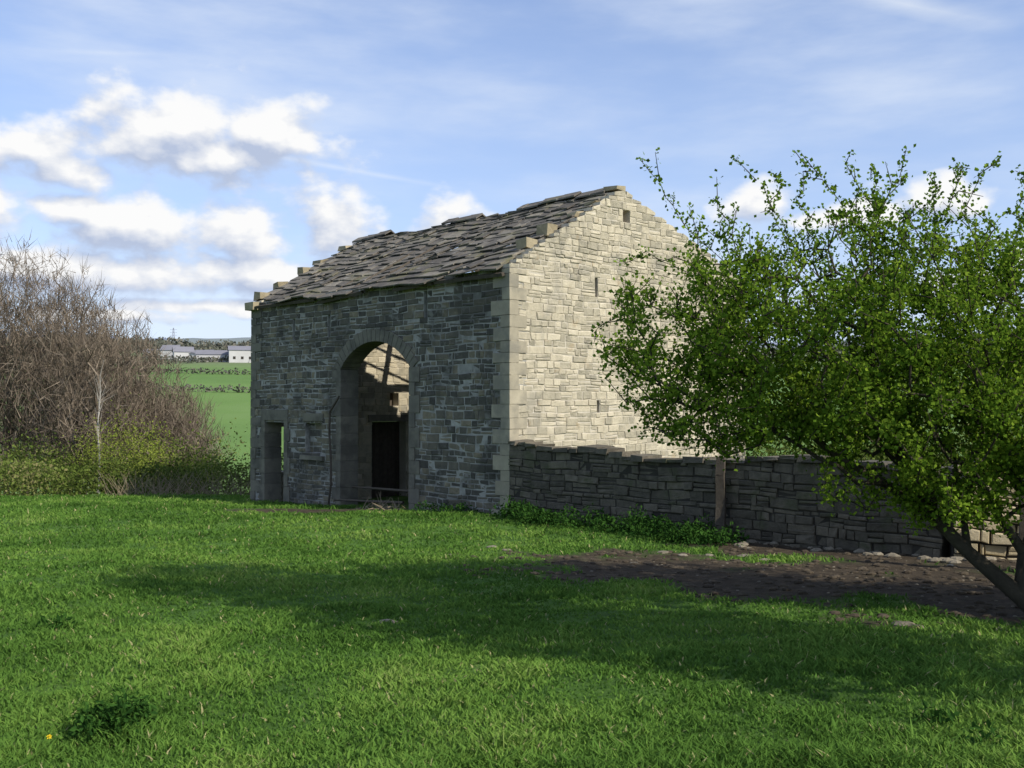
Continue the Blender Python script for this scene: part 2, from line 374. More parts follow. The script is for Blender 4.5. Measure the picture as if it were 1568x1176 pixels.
# slates
sl=MB()
def sag(u,s): 
    return -.13*math.sin(math.pi*min(max(u/LB,0),1))*(.4+.6*math.sin(math.pi*min(max(s/4.26,0),1)))+.035*math.sin(u*1.7+s)+.02*math.sin(u*4.1+s*3)
def slope_side(back):
    pit=PITB if back else PIT; ev=EVB if back else EV
    SL=(GW-HW)/math.cos(pit) if back else HW/math.cos(pit)
    s=-.24
    while s<SL-.08:
        ex=.34-.13*max(s,0)/SL; u=.3+random.uniform(-.1,0) ; 
        edge=s<0
        u_end=LB-.22
        while u<u_end:
            wd=random.uniform(.28,.62)*(1.2-.4*max(s,0)/SL)
            if u+wd>u_end-.15: wd=u_end-u+.02
            uc=u+wd/2; sc=s+ex/2; skip=False
            if back:
                e=math.hypot((uc-7.0)/2.2,(sc-2.9)/1.9)+random.uniform(-.15,.15)
                if e<1: skip=True
            if edge and random.random()<.16: skip=True
            if not skip:
                L=ex+.2 if s+ex+.2<SL else SL-s
                sj=s+random.uniform(-.05,.04)-(.12 if random.random()<.09 else 0); tilt=random.uniform(-.025,.025)
                if random.random()<.05: tilt=random.uniform(-.1,.1)
                lo=.065+random.uniform(-.015,.03); hi=.02
                def Q(uu,ss,nn):
                    w_=ss*math.cos(pit)-nn*math.sin(pit); z_=ev+ss*math.sin(pit)+nn*math.cos(pit)+sag(uu,ss)+.02
                    return P(uu,GW-w_ if back else w_,z_)
                th=random.uniform(.02,.045)
                a,b=u+.006,u+wd-.006
                v=[Q(a,sj+tilt,lo-th),Q(b,sj-tilt,lo-th),Q(b,sj+L,hi-th),Q(a,sj+L,hi-th),
                   Q(a,sj+tilt,lo),Q(b,sj-tilt,lo),Q(b,sj+L,hi),Q(a,sj+L,hi)]
                sl.add(v,BF if not back else BF[:,::-1],random.random()**1.4)
            u+=wd
        s+=ex
slope_side(False); slope_side(True)
for k in range(26):
    u=random.uniform(.6,10.2); s=random.uniform(.0,3.6); an=random.uniform(-.5,.5); w1=random.uniform(.2,.4); l1=random.uniform(.25,.45)
    nrm=-W*math.sin(PIT)+Z*math.cos(PIT); sd=W*math.cos(PIT)+Z*math.sin(PIT)
    du=U*math.cos(an)+sd*math.sin(an); ds=sd*math.cos(an)-U*math.sin(an)
    o_=P(u,s*math.cos(PIT),EV+s*math.sin(PIT)+sag(u,s))+nrm*.1
    sl.add(boxv(o_,du*w1,ds*l1-nrm*.02,nrm*.03),BF,random.random())
sl.build('stone_slate_roof',M['slate'],barn)
rs=MB()
def blk(mb,c,du,dw,dz,r,tilt=0,j=.02):
    tu=U*math.cos(tilt)+Z*math.sin(tilt)
    v=boxv(c-U*du/2-W*dw/2,tu*du,W*dw,Z*dz)+rng.uniform(-j,j,(8,3)); mb.add(v,BF,r)
for (a,b) in ((.35,3.4),(5.0,6.5),(9.2,10.95)):
    u=a
    while u<b-.1:
        l=min(random.uniform(.45,.7),b-u); zz=RG+sag(u+l/2,4.26)
        for sd in (-1,1):
            v=[P(u,HW,zz+.12),P(u+l-.015,HW,zz+.12),P(u+l-.015,HW+sd*.24,zz-.02),P(u,HW+sd*.24,zz-.02)]
            v+= [q+Z*.045 for q in v]; rs.add(np.array(v)+rng.uniform(-.012,.012,(8,3)),BF,random.random()*.7)
        u+=l
for (a,b) in ((3.4,5.0),(6.5,9.2)):
    u=a
    while u<b:
        l=random.uniform(.3,.6)
        blk(rs,P(u+l/2,HW,RG+sag(u,4.26)-.02),l*.98,.26,.05,random.random()*.5)
        u+=l
rs.build('ridge_stones',M['slate'],barn)
vsn=MB()
for (u,w_,a,b,c_) in ((.32,.82,.32,.3,.22),(.34,1.45,.36,.34,.24),(10.75,.15,.34,.34,.22),(10.8,.8,.34,.3,.18),(10.8,1.6,.3,.3,.2),(10.8,2.2,.5,.35,.16),(10.8,3.1,.4,.3,.14),(.34,2.4,.26,.26,.1),(.3,3.0,.26,.26,.08)):
    blk(vsn,P(u,w_,EV+TP*w_+(-.0)),a,b,c_,random.random(),0,.04)
blk(vsn,P(LB-.15,.0,EV-.2),.5,.4,.22,.7)
blk(vsn,P(.2,3.65,RG+.0),.4,.3,.1,.7)
vsn.build('verge_stones',M['verge'],barn)
gt=MB()
for (u0,u1,z0,z1) in ((.1,2.4,5.19,5.21),(2.5,4.0,5.2,5.17),(5.3,7.3,5.22,5.1),(7.5,10.9,5.2,5.2)):
    tubes(gt,[P(u0,-.1,z0)],[P(u1,-.12,z1)],.055,.055,.1,4)
gt.build('eaves_gutter',M['wood'],barn)
# ---------------------------------------------------------------- field wall
WARP[0]=.009
fm,fs=MB(),MB()
wl=9.3
def wt(x): return 1.42+.07*math.sin(x*1.1)+.025*math.sin(x*3.1)+(.14*math.exp(-((x)/.6)**2))
O=C-W*.06
wall(fm,fs,O-U*.06,-U,-W,wl,-.5,1.62,[],clamp=wt,thick=.45,hr=(.08,.2),lr=(.14,.55),proud=(.0,.05),gap=.014,split=.3)
x=0.05
while x<wl:
    l=random.uniform(.2,.55); h=random.uniform(.05,.12)
    a=O-U*(.06+x)+W*(-.07+random.uniform(-.03,.03))+Z*(wt(x+l/2)-.03)
    v=boxv(a,-U*(l-.02),W*.56,Z*h)+rng.uniform(-.022,.022,(8,3)); fs.add(v,BF,random.random()); x+=l
fw=empty('dry_stone_wall'); fm.build('wall_core',M['dark'],fw); fs.build('wall_stones',M['drywall'],fw)
t2=np.array([.968,-.25,0]); n2=np.array([-.25,-.968,0])
rm,rs2=MB(),MB()
def wt2(x): return 1.45+.12*math.sin(x*2.3)+.1*math.sin(5*x)
E=np.array([6.42,15.0,0.])
WARP[0]=.02
wall(rm,rs2,E,t2,n2,4.5,-.4,1.7,[],clamp=wt2,thick=.5,hr=(.1,.25),lr=(.13,.36),proud=(.02,.12),gap=.03,split=.3)
rw=empty('rubble_stone_wall'); rm.build('wall_core',M['dark'],rw); rs2.build('wall_stones',M['drylit'],rw)
def post(name,x,y,h,wd,tilt=(0,0)):
    m=MB(); z=float(H(x,y)); p0=np.array([x,y,z-.3]); p1=np.array([x+tilt[0],y+tilt[1],z+h])
    n=6; pts=[p0+(p1-p0)*i/n+rng.normal(size=3)*.008 for i in range(n+1)]
    for i in range(n): tubes(m,[pts[i]],[pts[i+1]],wd*(1-.03*i),wd*(1-.03*(i+1)),.05,4)
    m.build(name,M['wood'])
pp=C-U*5.6-W*.26
post('timber_post',pp[0],pp[1],1.45,.12)
post('timber_post',6.62,13.3,1.75,.12,(.05,0))
# ---------------------------------------------------------------- trees
def colonize(trunks,att,wpath=.25,seg=.3,crook=.05):
    cap=len(att)*12+400
    nod=np.zeros((cap,3)); par=-np.ones(cap,int); pl=np.zeros(cap); n=0
    for tr in trunks:
        start=tr.get('from',None); prev=-1 if start is None else int(np.argmin(np.linalg.norm(nod[:n]-np.array(start),axis=1)))
        for p in tr['pts']:
            nod[n]=p; par[n]=prev; pl[n]=0 if prev<0 else pl[prev]+np.linalg.norm(nod[n]-nod[prev])
            prev=n;n+=1
    root=nod[0].copy()
    att=att[np.argsort(np.linalg.norm(att-root,axis=1))]; tips=[]
    for p in att:
        d=np.linalg.norm(nod[:n]-p,axis=1); c=d+wpath*pl[:n]; k=int(np.argmin(c)); L=d[k]
        m=max(1,int(L/seg)); a=nod[k].copy(); prev=k
        for i in range(1,m+1):
            q=a+(p-a)*i/m
            if i<m: q=q+rng.normal(size=3)*crook+np.array([0,0,.06*math.sin(math.pi*i/m)*L])
            if n>=cap: break
            nod[n]=q;par[n]=prev;pl[n]=pl[prev]+np.linalg.norm(q-nod[prev]);prev=n;n+=1
        tips.append(prev)
    nod=nod[:n];par=par[:n]; cnt=np.zeros(n); haschild=np.zeros(n,bool)
    haschild[par[par>=0]]=True; cnt[~haschild]=1
    for i in range(n-1,0,-1):
        if par[i]>=0: cnt[par[i]]+=cnt[i]
    return nod,par,cnt,tips
def blobpts(blobs,n):
    vol=np.array([b[3]*b[4]*b[5] for b in blobs]); vol=vol/vol.sum(); out=[]
    for b,v in zip(blobs,vol):
        k=max(3,int(n*v)); d=rng.normal(size=(k,3)); d/=np.linalg.norm(d,axis=1,keepdims=True); r=rng.random(k)**(1/2.2)
        out.append(np.array(b[:3])+d*r[:,None]*np.array(b[3:6]))
    return np.concatenate(out)
def tree_mesh(mb,nod,par,cnt,rt,ex=.5,k=6,rmax=1):
    i=np.where(par>=0)[0]; r=np.minimum(rt*cnt**ex,rmax)
    rp=np.minimum(r[par[i]],r[i]*1.5+.002); tubes(mb,nod[par[i]],nod[i],rp,r[i],rng.random(len(i)),k)
gz=float(H(4.7,10.0))
blobs=[(3.9,10.7,3.05,2.2,1.7,1.15),(1.95,10.6,3.0,1.05,1.0,.8),(4.6,10.1,2.3,2.0,1.3,.9),(2.3,10.7,3.75,.75,.7,.5),(4.2,10.8,3.95,1.4,1.0,.5),(5.9,10.7,3.5,1.2,1.2,.9),(2.0,10.3,2.3,.9,.8,.5),(3.1,10.1,2.05,1.0,.8,.5),(5.6,9.8,1.9,1.1,.8,.75),(4.2,9.8,1.6,1.2,.7,.45)]
att=blobpts(blobs,1450)
tr=[dict(pts=[(5.15,9.6,gz-.15),(4.85,9.8,gz+.2),(4.45,10.05,gz+.6),(4.15,10.2,1.3),(3.95,10.3,1.75),(3.75,10.4,2.2),(3.6,10.5,2.6)]),
    dict(**{'from':(4.45,10.05,gz+.6)},pts=[(4.5,10.3,1.4),(4.75,10.4,1.8),(4.9,10.5,2.3),(5.1,10.6,2.8)]),
    dict(**{'from':(4.85,9.8,gz+.2)},pts=[(4.95,9.95,gz+.6),(5.2,10.0,1.5),(5.4,10.1,2.0)]),
    dict(**{'from':(4.15,10.2,1.3)},pts=[(3.7,10.2,1.6),(3.2,10.3,1.9),(2.8,10.4,2.3)])]
nod,par,cnt,tips=colonize(tr,att,.22,.22,.03)
haw=empty('hawthorn_tree'); tb=MB(); tree_mesh(tb,nod,par,cnt,.0055,.45)
lv=MB(); 
lp=[];lr_=[]
nterm=np.array([i for i in range(len(nod)) if cnt[i]<=4 and par[i]>=0])
def leafclump(p,q,n,spread,base):
    s=rng.random(n)**.8; pts=p+(q-p)*s[:,None]*1.15+rng.normal(size=(n,3))*spread
    lp.append(pts); lr_.append(np.clip(base+rng.normal(size=n)*.2,0,1))
for i in nterm:
    x_,y_,z_=nod[i]
    b=float(fbm(x_*1.5+y_*.7,z_*1.7,44,3)); gapn=float(vn(x_*2.2+y_,z_*2.6,91))
    top=float(np.clip((z_-3.5)/.9,0,1))
    if gapn<.12+.28*top: continue
    low=1.25+1.0*float(np.clip((3.8-z_)/1.3,0,1))*float(np.clip((x_-1.0)/1.5,.3,1))
    leafclump(nod[par[i]],nod[i],int((18+b*34)*low*(1-.35*top)),.07,.2+.65*b)
tw0=[];tw1=[]
for i in tips:
    if rng.random()<.55:
        for k in range(2):
            d=rng.normal(size=3)*.5+np.array([0,0,.75]); d=d/np.linalg.norm(d)*rng.uniform(.15,.42)
            tw0.append(nod[i]);tw1.append(nod[i]+d); leafclump(nod[i],nod[i]+d,18,.028,rng.uniform(.4,.9))
def wp(px,py,d): return np.array([(px-784)/1572*d,d,2.38+(620-py)/1572*d])
strays=[[(1110,400),(1050,345),(1020,300),(985,245)],[(1200,340),(1160,275),(1125,240)],[(1300,330),(1260,270),(1222,232)],[(1350,320),(1380,270),(1390,228)],[(1480,330),(1500,280),(1530,240)],
 [(1400,330),(1440,290),(1425,265)],[(1040,480),(960,480),(908,510)],[(1060,420),(990,385),(960,400)],[(1000,560),(960,600),(990,640)],[(1540,400),(1568,330),(1600,290)],[(1290,330),(1320,290),(1300,250)],[(1100,640),(1080,690),(1130,690)],[(1180,320),(1200,280),(1180,265)],
 [(1240,340),(1225,300),(1235,262)],[(1340,330),(1345,280),(1335,255)],[(1450,330),(1465,290),(1480,250)],[(1560,320),(1575,280),(1560,262)],[(1100,360),(1110,330),(1095,300)],[(1000,450),(965,440),(940,455)]]
for s_ in strays:
    dd=rng.uniform(10.2,11.0); pts=[wp(a,b,dd+rng.uniform(-.1,.1)) for a,b in s_]
    k=int(np.argmin(np.linalg.norm(nod-pts[0],axis=1))); pts=[nod[k]]+pts
    for a,b in zip(pts[:-1],pts[1:]):
        m=3
        prev=a
        for j in range(1,m+1):
            q=a+(b-a)*j/m+rng.normal(size=3)*.018
            tw0.append(prev);tw1.append(q); leafclump(prev,q,12,.025,rng.uniform(.3,.7)); 
            if rng.random()<.5:
                d=rng.normal(size=3)*.1+np.array([0,0,.05]); tw0.append(q);tw1.append(q+d); leafclump(q,q+d,8,.02,.5)
            prev=q
tubes(tb,tw0,tw1,.007,.003,.4,3)
lp=np.concatenate(lp);lr_=np.concatenate(lr_)
leaves(lv,lp,rng.uniform(.028,.056,len(lp)),lr_,.3,.85)
tb.build('trunk_and_branches',M['bark'],haw,smooth=True); lv.build('leaves',M['leaf'],haw)
def simple_tree(name,blobs,n,trunk,per,sp_,sz_,rt=.009):
    att=blobpts(blobs,n); nod,par,cnt,tips=colonize([dict(pts=trunk)],att,.25,.35,.04)
    sy=empty(name); tb=MB(); tree_mesh(tb,nod,par,cnt,rt,.5); lv=MB()
    P_=np.concatenate([nod[i]+rng.normal(size=(per,3))*sp_ for i in range(len(nod)) if cnt[i]<=2])
    leaves(lv,P_,rng.uniform(sz_,sz_*1.7,len(P_)),rng.random(len(P_)),.2,.7)
    tb.build('trunk_and_branches',M['bark'],sy,smooth=True); lv.build('leaves',M['leaf'],sy)
z5=float(H(5.8,5.3))
simple_tree('ash_tree',[(5.8,5.3,6.2,1.5,1.5,3.0),(5.6,5.4,8.8,1.25,1.25,1.7),(5.9,5.3,4.0,1.5,1.4,1.4)],600,[(5.9,5.3,z5-.2),(5.85,5.3,1.6),(5.8,5.32,2.8),(5.8,5.3,4.2),(5.75,5.35,5.6),(5.7,5.3,7)],32,.18,.1)
z6=float(H(8.3,8.2))
simple_tree('hawthorn_tree',[(8.2,8.3,3.0,1.9,1.7,1.4),(7.6,8.6,2.2,1.3,1.2,.9)],420,[(8.4,8.1,z6-.2),(8.3,8.2,1.2),(8.2,8.3,2.0),(8.2,8.3,2.8)],30,.16,.08)  # unseen second hawthorn, added out of frame to deepen shade at lower right
# ---------------------------------------------------------------- bare thicket on the left
th=MB()
def bare(mb,x,y,h,wd,n=150,spray=9,rt=.0085,sl_=.9):
    z=float(H(x,y)); 
    att=blobpts([(x,y,z+h*.6,wd,wd,h*.4),(x,y,z+h*.35,wd*.8,wd*.8,h*.25)],n)
    tr=[dict(pts=[(x,y,z-.2),(x+rng.normal()*.1,y,z+h*.12),(x+rng.normal()*.15,y,z+h*.25),(x+rng.normal()*.2,y,z+h*.4)])]
    nod,par,cnt,tips=colonize(tr,att,.35,.8,.07)
    tree_mesh(mb,nod,par,cnt,rt,.55,3)
    tp=nod[cnt<=2]; k=len(tp)*spray
    p=np.repeat(tp,spray,axis=0)+rng.normal(size=(k,3))*.15; d=rng.normal(size=(k,3))*.45+np.array([0,0,.8]); d=d/np.linalg.norm(d,axis=1,keepdims=True)*rng.uniform(.3,sl_,(k,1))
    a=np.cross(d,rng.normal(size=(k,3))); a/=np.linalg.norm(a,axis=1,keepdims=True)
    w_=rng.uniform(.008,.018,(k,1))
    v=np.stack([p-a*w_,p+a*w_,p+d],1).reshape(-1,3); mb.add(v,(np.arange(k)*3)[:,None]+np.array([[0,1,2]]),np.repeat(rng.random(k),3))
def skyline(px): return np.interp(px,[-60,0,40,100,150,190,230,300,345,380],[345,345,365,400,450,515,560,600,640,690])
for k in range(60):
    px=rng.uniform(-90,340) if k>12 else rng.uniform(-60,130); d=rng.uniform(42,68) if k%2 else rng.uniform(39,48)
    x=(px-784)/1572*d; top=skyline(px+rng.uniform(-15,15))+rng.uniform(0,60)*(1 if rng.random()<.6 else .2); zt=2.38+(620-top)/1572*d; h=zt-float(H(x,d))
    bare(th,x,d,h,min(2.4,h*.33),150 if h>4 else 80,10)
th.build('bare_tree_thicket',M['twig'])
gs=MB(); gp_=[];gr_=[]
for k in range(30):
    px=rng.uniform(-20,345); d=rng.uniform(36.5,40); x=(px-784)/1572*d; z=float(H(x,d)); hh=rng.uniform(.9,2.1)
    n=420; q=rng.normal(size=(n,3))*np.array([.8,.5,hh*.3])+np.array([x,d,z+hh*.7]); gp_.append(q); gr_.append(np.clip(rng.uniform(.2,.9)+rng.normal(size=n)*.2,0,1))
for k in range(60):
    x=rng.uniform(6,26); d=rng.uniform(27,34); z=float(H(x,d)); hh=rng.uniform(1.5,3.6)
    n=700; q=rng.normal(size=(n,3)); q/=np.linalg.norm(q,axis=1,keepdims=True); q=q*rng.random((n,1))**.4*np.array([1.3,1.1,hh*.55])+np.array([x,d,z+hh*.5]); gp_.append(q); gr_.append(np.clip(rng.uniform(.1,.7)+rng.normal(size=n)*.2,0,1))
gp_=np.concatenate(gp_); leaves(gs,gp_,rng.uniform(.07,.15,len(gp_)),np.concatenate(gr_),.3,.6); gs.build('scrub_bushes',M['hedge'])
bi=MB(); bx=(152-784)/1572*38.; bz=float(H(bx,38)); prev=np.array([bx,38,bz])
for k in range(8):
    q=np.array([bx+.05*math.sin(k*1.3),38,bz+(k+1)*.58]); tubes(bi,[prev],[q],.05-.005*k,.045-.005*k,rng.random(),6); prev=q
for k in range(30):
    z=rng.uniform(2,4.6); a=np.array([bx,38,bz+z]); tubes(bi,[a],[a+np.array([rng.normal()*.3,rng.normal()*.3,rng.uniform(.3,.9)])],.008,.003,.0,3)
bi.build('birch_tree',M['birch'])
hd=MB(); hp=[];hr_=[];hs=[]
xs=np.linspace(-24,26,420)
for x in xs:
    y=34.3+1.2*math.sin(x*.4)*.4+.5*vn(x*.6,0,3); z=float(H(x,y)); hh=1.2+.75*(float(vn(x*.8,2,5))-.4)+.4*(float(vn(x*2.8,2,5))-.4)
    n=100; s=rng.random(n); pts=np.stack([x+rng.normal(size=n)*.25,y+rng.normal(size=n)*.4,z+s*hh],1)
    hp.append(pts); hr_.append(np.clip(.15+float(vn(x*.5,7,8))*.7+rng.normal(size=n)*.18,0,1)); hs.append(rng.uniform(.06,.14,n))
hp=np.concatenate(hp); leaves(hd,hp,np.concatenate(hs),np.concatenate(hr_),.3,.7)
hd.build('hedge',M['hedge'])
sk=MB(); k=260; X=rng.uniform(-13,-8.5,k); Y=33.5+rng.normal(size=k)*.4; p=np.stack([X,Y,H(X,Y)],1)
dv=np.stack([rng.normal(size=k)*.35,rng.normal(size=k)*.2,rng.uniform(.3,.9,k)],1); tubes(sk,p,p+dv,.008,.004,rng.random(k)*.6,3)
sk.build('bramble_stalks',M['stick'])
wb=MB()
for (px,d,r,hh) in ((195,37.5,1.2,2.0),(150,38,.8,1.6),(310,36,.8,.9),(230,37,1,1.5)):
    x=(px-784)/1572*d; z=float(H(x,d)); n=1500
    pts=np.array([x,d,z+hh])+rng.normal(size=(n,3))*np.array([r*.5,r*.5,hh*.3]); leaves(wb,pts,rng.uniform(.05,.1,n),rng.random(n),.5,.5)
wb.build('willow_bush',M['bush'])
# ---------------------------------------------------------------- distance
ft=MB(); pts=[];sz=[]
def clump(x,y,r,h,n,s):
    z=float(H(x,y)); d=rng.normal(size=(n,3)); d/=np.linalg.norm(d,axis=1,keepdims=True)
    pts.append(np.array([x,y,z+h*.5])+d*rng.random((n,1))**.4*np.array([r,r,h*.5])); sz.append(rng.uniform(.5,1,n)*s)
def hedgeline(x0,y0,x1,y1,h,step):
    L=math.hypot(x1-x0,y1-y0); n=int(L/step)
    for i in range(n):
        f=(i+rng.random()*.5)/n; clump(x0+(x1-x0)*f,y0+(y1-y0)*f,step*.8,h*rng.uniform(.8,1.2),22,h*.5)
hedgeline(-260,270,-20,290,1.8,1.4); hedgeline(-20,290,160,305,1.8,3); hedgeline(-330,395,200,420,2.2,1.8); hedgeline(-400,520,250,560,3,2.5)
hedgeline(-180,420,-150,560,2.5,3); hedgeline(-60,420,-90,560,2.5,3); hedgeline(150,300,190,420,2.5,3)
for k in range(230):
    d=rng.uniform(570,1500); a=rng.uniform(-.62,.62); x=a*d
    clump(x,d,rng.uniform(4,12),rng.uniform(5,10),40,3)
for k in range(260):
    a=rng.uniform(-.45,-.22); d=rng.uniform(900,1150); clump(a*d,d,rng.uniform(6,12),rng.uniform(8,13),30,4)
pts=np.concatenate(pts); leaves(ft,pts,np.concatenate(sz),rng.random(len(pts)),.3,.9); ft.build('distant_trees',M['fartree'])
def house(name,px,d,w_,dp,h,rot=.2,rh=2.5):
    x=(px-784)/1572*d; z=float(H(x,d))-1; e=empty(name)
    a=np.array([math.cos(rot),math.sin(rot),0]);b_=np.array([-math.sin(rot),math.cos(rot),0]); o=np.array([x,d,z])-a*w_/2-b_*dp/2
    m=MB(); v=boxv(o,a*w_,b_*dp,Z*(h+1)); m.add(v,BF,.6)
    m.add([v[4],v[7],(v[4]+v[7])/2+Z*rh,v[5],v[6],(v[5]+v[6])/2+Z*rh],[[0,1,2],[4,3,5]],.6); m.build('walls',M['render'],e)
    m2=MB(); r1=(v[4]+v[7])/2+Z*(rh+.1); r2=(v[5]+v[6])/2+Z*(rh+.1)
    ov=a*.5
    m2.add([v[4]-ov-b_*.4+Z*.05,v[5]+ov-b_*.4+Z*.05,r2+ov,r1-ov,v[7]-ov+b_*.4+Z*.05,v[6]+ov+b_*.4+Z*.05],[[0,1,2,3],[3,2,5,4]],.5); m2.build('roof',M['farmroof'],e)
    m3=MB()
    for i in range(max(2,int(w_/4))):
        c_=o+a*(2+i*4)-b_*.05+Z*(h*.4); m3.add(boxv(c_,a*1.3,-b_*.05,Z*1.4),BF,.1)
    m3.build('windows',M['dark'],e)
house('farm_building',374,540,16,12,6,.3,2.5); house('farm_building',335,545,22,10,3.5,.15,2.5); house('farm_building',312,550,12,9,4,-.3,2)
house('farmhouse',280,550,10,8,4.5,.4,3); house('farmhouse',262,560,9,8,5,0,3); house('farmhouse',232,800,12,8,5,.2,3)
py=MB(); d=2300; x=(265-784)/1572*d; z=float(H(x,d)); tpz=z+42
L0=[(x+a*4,d+b*4,z) for a in(-1,1) for b in(-1,1)]; L1=[(x+a*.7,d+b*.7,tpz) for a in(-1,1) for b in(-1,1)]
tubes(py,L0,L1,.45,.3,.5,4)
for hh in (.6,.75,.9):
    tubes(py,[(x-8,d,z+42*hh)],[(x+8,d,z+42*hh)],.35,.35,.5,4)
for k in range(6):
    s0=4-3.3*k/6; s1=4-3.3*(k+1)/6; tubes(py,[(x-s0,d,z+7*k)],[(x+s1,d,z+7*k+7)],.2,.2,.5,4); tubes(py,[(x+s0,d,z+7*k)],[(x-s1,d,z+7*k+7)],.2,.2,.5,4)
py.build('electricity_pylon',M['steel'])
# ---------------------------------------------------------------- grass
def in_barn(x,y):
    dx=x-C[0];dy=y-C[1]; u=dx*U[0]+dy*U[1]; w_=dx*W[0]+dy*W[1]; return (u>-.02)&(u<11.1)&(w_>-.02)&(w_<8.8)
G=MB(); n=400000
d=3.6*(34/3.6)**(rng.random(n)**.95); x=(rng.random(n)*2-1)*(d*.56+.6); y=d
cl_=fbm(x*2.3,y*2.3,31,3); keep=(~in_barn(x,y))&(rng.random(n)>mudf(x,y)*1.15)&(rng.random(n)<.3+1.15*cl_); x,y,cl_=x[keep],y[keep],cl_[keep]; n=len(x)
z=H(x,y); big=fbm(x*.8,y*.8,61,3); hh=(.02+.075*cl_**2*rng.uniform(.5,1.5,n)+.06*np.clip(big-.5,0,1)); tall=rng.random(n)<.008; hh=np.where(tall,hh*1.8,hh)
wd=np.clip(.0021*y**.62,.0025,.03)*rng.uniform(.7,1.4,n); hh=hh*(1+np.clip((y-10)/40,0,.5))
th_=rng.uniform(0,2*np.pi,n); lean=rng.uniform(.2,1.4,n)*hh; la=rng.uniform(0,2*np.pi,n)
ax=np.stack([np.cos(th_),np.sin(th_),np.zeros(n)],1)*wd[:,None]; ld=np.stack([np.cos(la),np.sin(la),np.zeros(n)],1)
p=np.stack([x,y,z-.005],1); m_=p+ld*lean[:,None]*.35+Z*(hh*.62)[:,None]; tp=p+ld*lean[:,None]+Z*hh[:,None]
v=np.stack([p-ax,p+ax,m_+ax*.8,m_-ax*.8,tp],1).reshape(-1,3); bI=(np.arange(n)*5)[:,None]
r=np.clip(-.15+1.2*fbm(x*.7,y*.7,51,5)+.3*(cl_-.5)+rng.normal(size=n)*.12,0,.88); r=np.where(rng.random(n)<.018,1,r); r=np.repeat(r,5)
G.add(v,bI+np.array([[0,1,2,3]]),r); G.f.append(bI+np.array([[3,2,4]]))
G.build('grass',M['grass'])
# ---------------------------------------------------------------- nettles, thistle, docks, loose stones
def plants(name,mat,spots):
    m=MB()
    for (x,y,r,h,n,s) in spots:
        q=rng.normal(size=(n,2))*r*.45; X=x+q[:,0];Y=y+q[:,1]
        hh=h*np.exp(-(q**2).sum(1)/(r*r))*rng.random(n)**.6
        leaves(m,np.stack([X,Y,H(X,Y)+hh],1),rng.uniform(.6,1.2,n)*s,rng.random(n),.1,.5)
    return m.build(name,mat)
sp=[]
for k in range(46):
    t_=rng.uniform(.2,6.2); q=C-U*t_-W*rng.uniform(.3,.95); sp.append((q[0],q[1],.35,rng.uniform(.2,.5),140,.08))
for k in range(8):
    t_=rng.uniform(.3,3.2); q=C+U*t_-W*rng.uniform(.2,.5); sp.append((q[0],q[1],.25,.25,70,.07))
plants('nettle_bed',M['nettle'],sp)
thl=[]; d=5.75; x0=(170-784)/1572*d
for k in range(10): thl.append((x0+rng.normal()*.12,d+rng.normal()*.09,.09,.2,90,.045))
plants('thistle_plant',M['nettle'],thl)
plants('dock_plant',M['nettle'],[((1430-784)/1572*6.0,6.0,.14,.1,60,.06),((1500-784)/1572*5.6,5.6,.12,.1,50,.05),((90-784)/1572*9,9,.15,.12,60,.07)])
def rock(st,x,y,s,flat=.5):
    z=float(H(x,y)); ph=rng.uniform(0,3)
    k=7; rings=[]
    for zz,rr in ((-.3,.9),(.35,1),(.8,.75),(1,.35)):
        rings.append([(x+math.cos(ph+2*math.pi*i/k)*s*rr*rng.uniform(.8,1.15),y+math.sin(ph+2*math.pi*i/k)*s*rr*.7*rng.uniform(.8,1.15),z+zz*s*flat*rng.uniform(.85,1.1)) for i in range(k)])
    v=np.array(rings).reshape(-1,3); f=[]
    for a in range(3):
        for i in range(k): j=(i+1)%k; f.append([a*k+i,a*k+j,(a+1)*k+j,(a+1)*k+i])
    r=rng.random()**1.5
    st.add(v,f,r); st.add(v[3*k:],[list(range(k))],r)
def gp(px,py):
    d=10.
    for _ in range(40): d=(2.38-float(H((px-784)/1572*d,d)))*1572/(py-620)
    return (px-784)/1572*d,d
st=MB()
for (px,py_,s) in ((595,952,.10),(755,838,.13),(775,842,.1),(1015,846,.12),(1045,850,.1),(1380,956,.13),(1140,852,.14),(1085,850,.1),(1170,858,.12),(690,850,.08),(970,862,.08),(1360,835,.2),(1530,965,.12),(1400,960,.1),(500,797,.08),(716,1068,.02),(890,820,.06)):
    a,b_=gp(px,py_); rock(st,a,b_,s*.85,.35)
for k in range(45):
    t_=rng.uniform(6,11); q=C-U*t_-W*abs(rng.normal()*.3+.25); rock(st,q[0],q[1],rng.uniform(.04,.12),.5)
for k in range(160):
    x=rng.uniform(0,7);y=rng.uniform(9.5,16.5)
    if mudf(x,y)>.5: rock(st,x,y,rng.uniform(.008,.025),.5)
st.build('loose_stones',M['stone'])
M['clod']=mk('mud_clod',[(0,(.035,.027,.019)),(1,(.11,.088,.06))],8,.5,.6,30)
st=MB()
for k in range(1500):
    x=rng.uniform(-1,8);y=rng.uniform(9,17)
    if mudf(x,y)>.3: rock(st,x,y,rng.uniform(.015,.07),.5)
st.build('mud_clods',M['clod'])
sk=MB()
for k in range(75):
    c0=P(rng.uniform(3.0,5.0),-rng.uniform(.1,.7),0); c0[2]=float(H(c0[0],c0[1]))+rng.uniform(-.02,.08)
    dv=rng.normal(size=3)*np.array([.16,.16,.16]); tubes(sk,[c0],[c0+dv+np.array([0,0,.1])],.011,.004,rng.random(),3)
sk.build('dead_stalk_pile',M['stick'])
pl_=MB(); a=P(6.75,-.15,-.3); pts=[a,P(6.55,-.2,.3),P(6.6,-.17,1.0),P(6.75,-.12,1.6),P(6.7,-.14,2.2),P(6.3,-.12,2.6)]
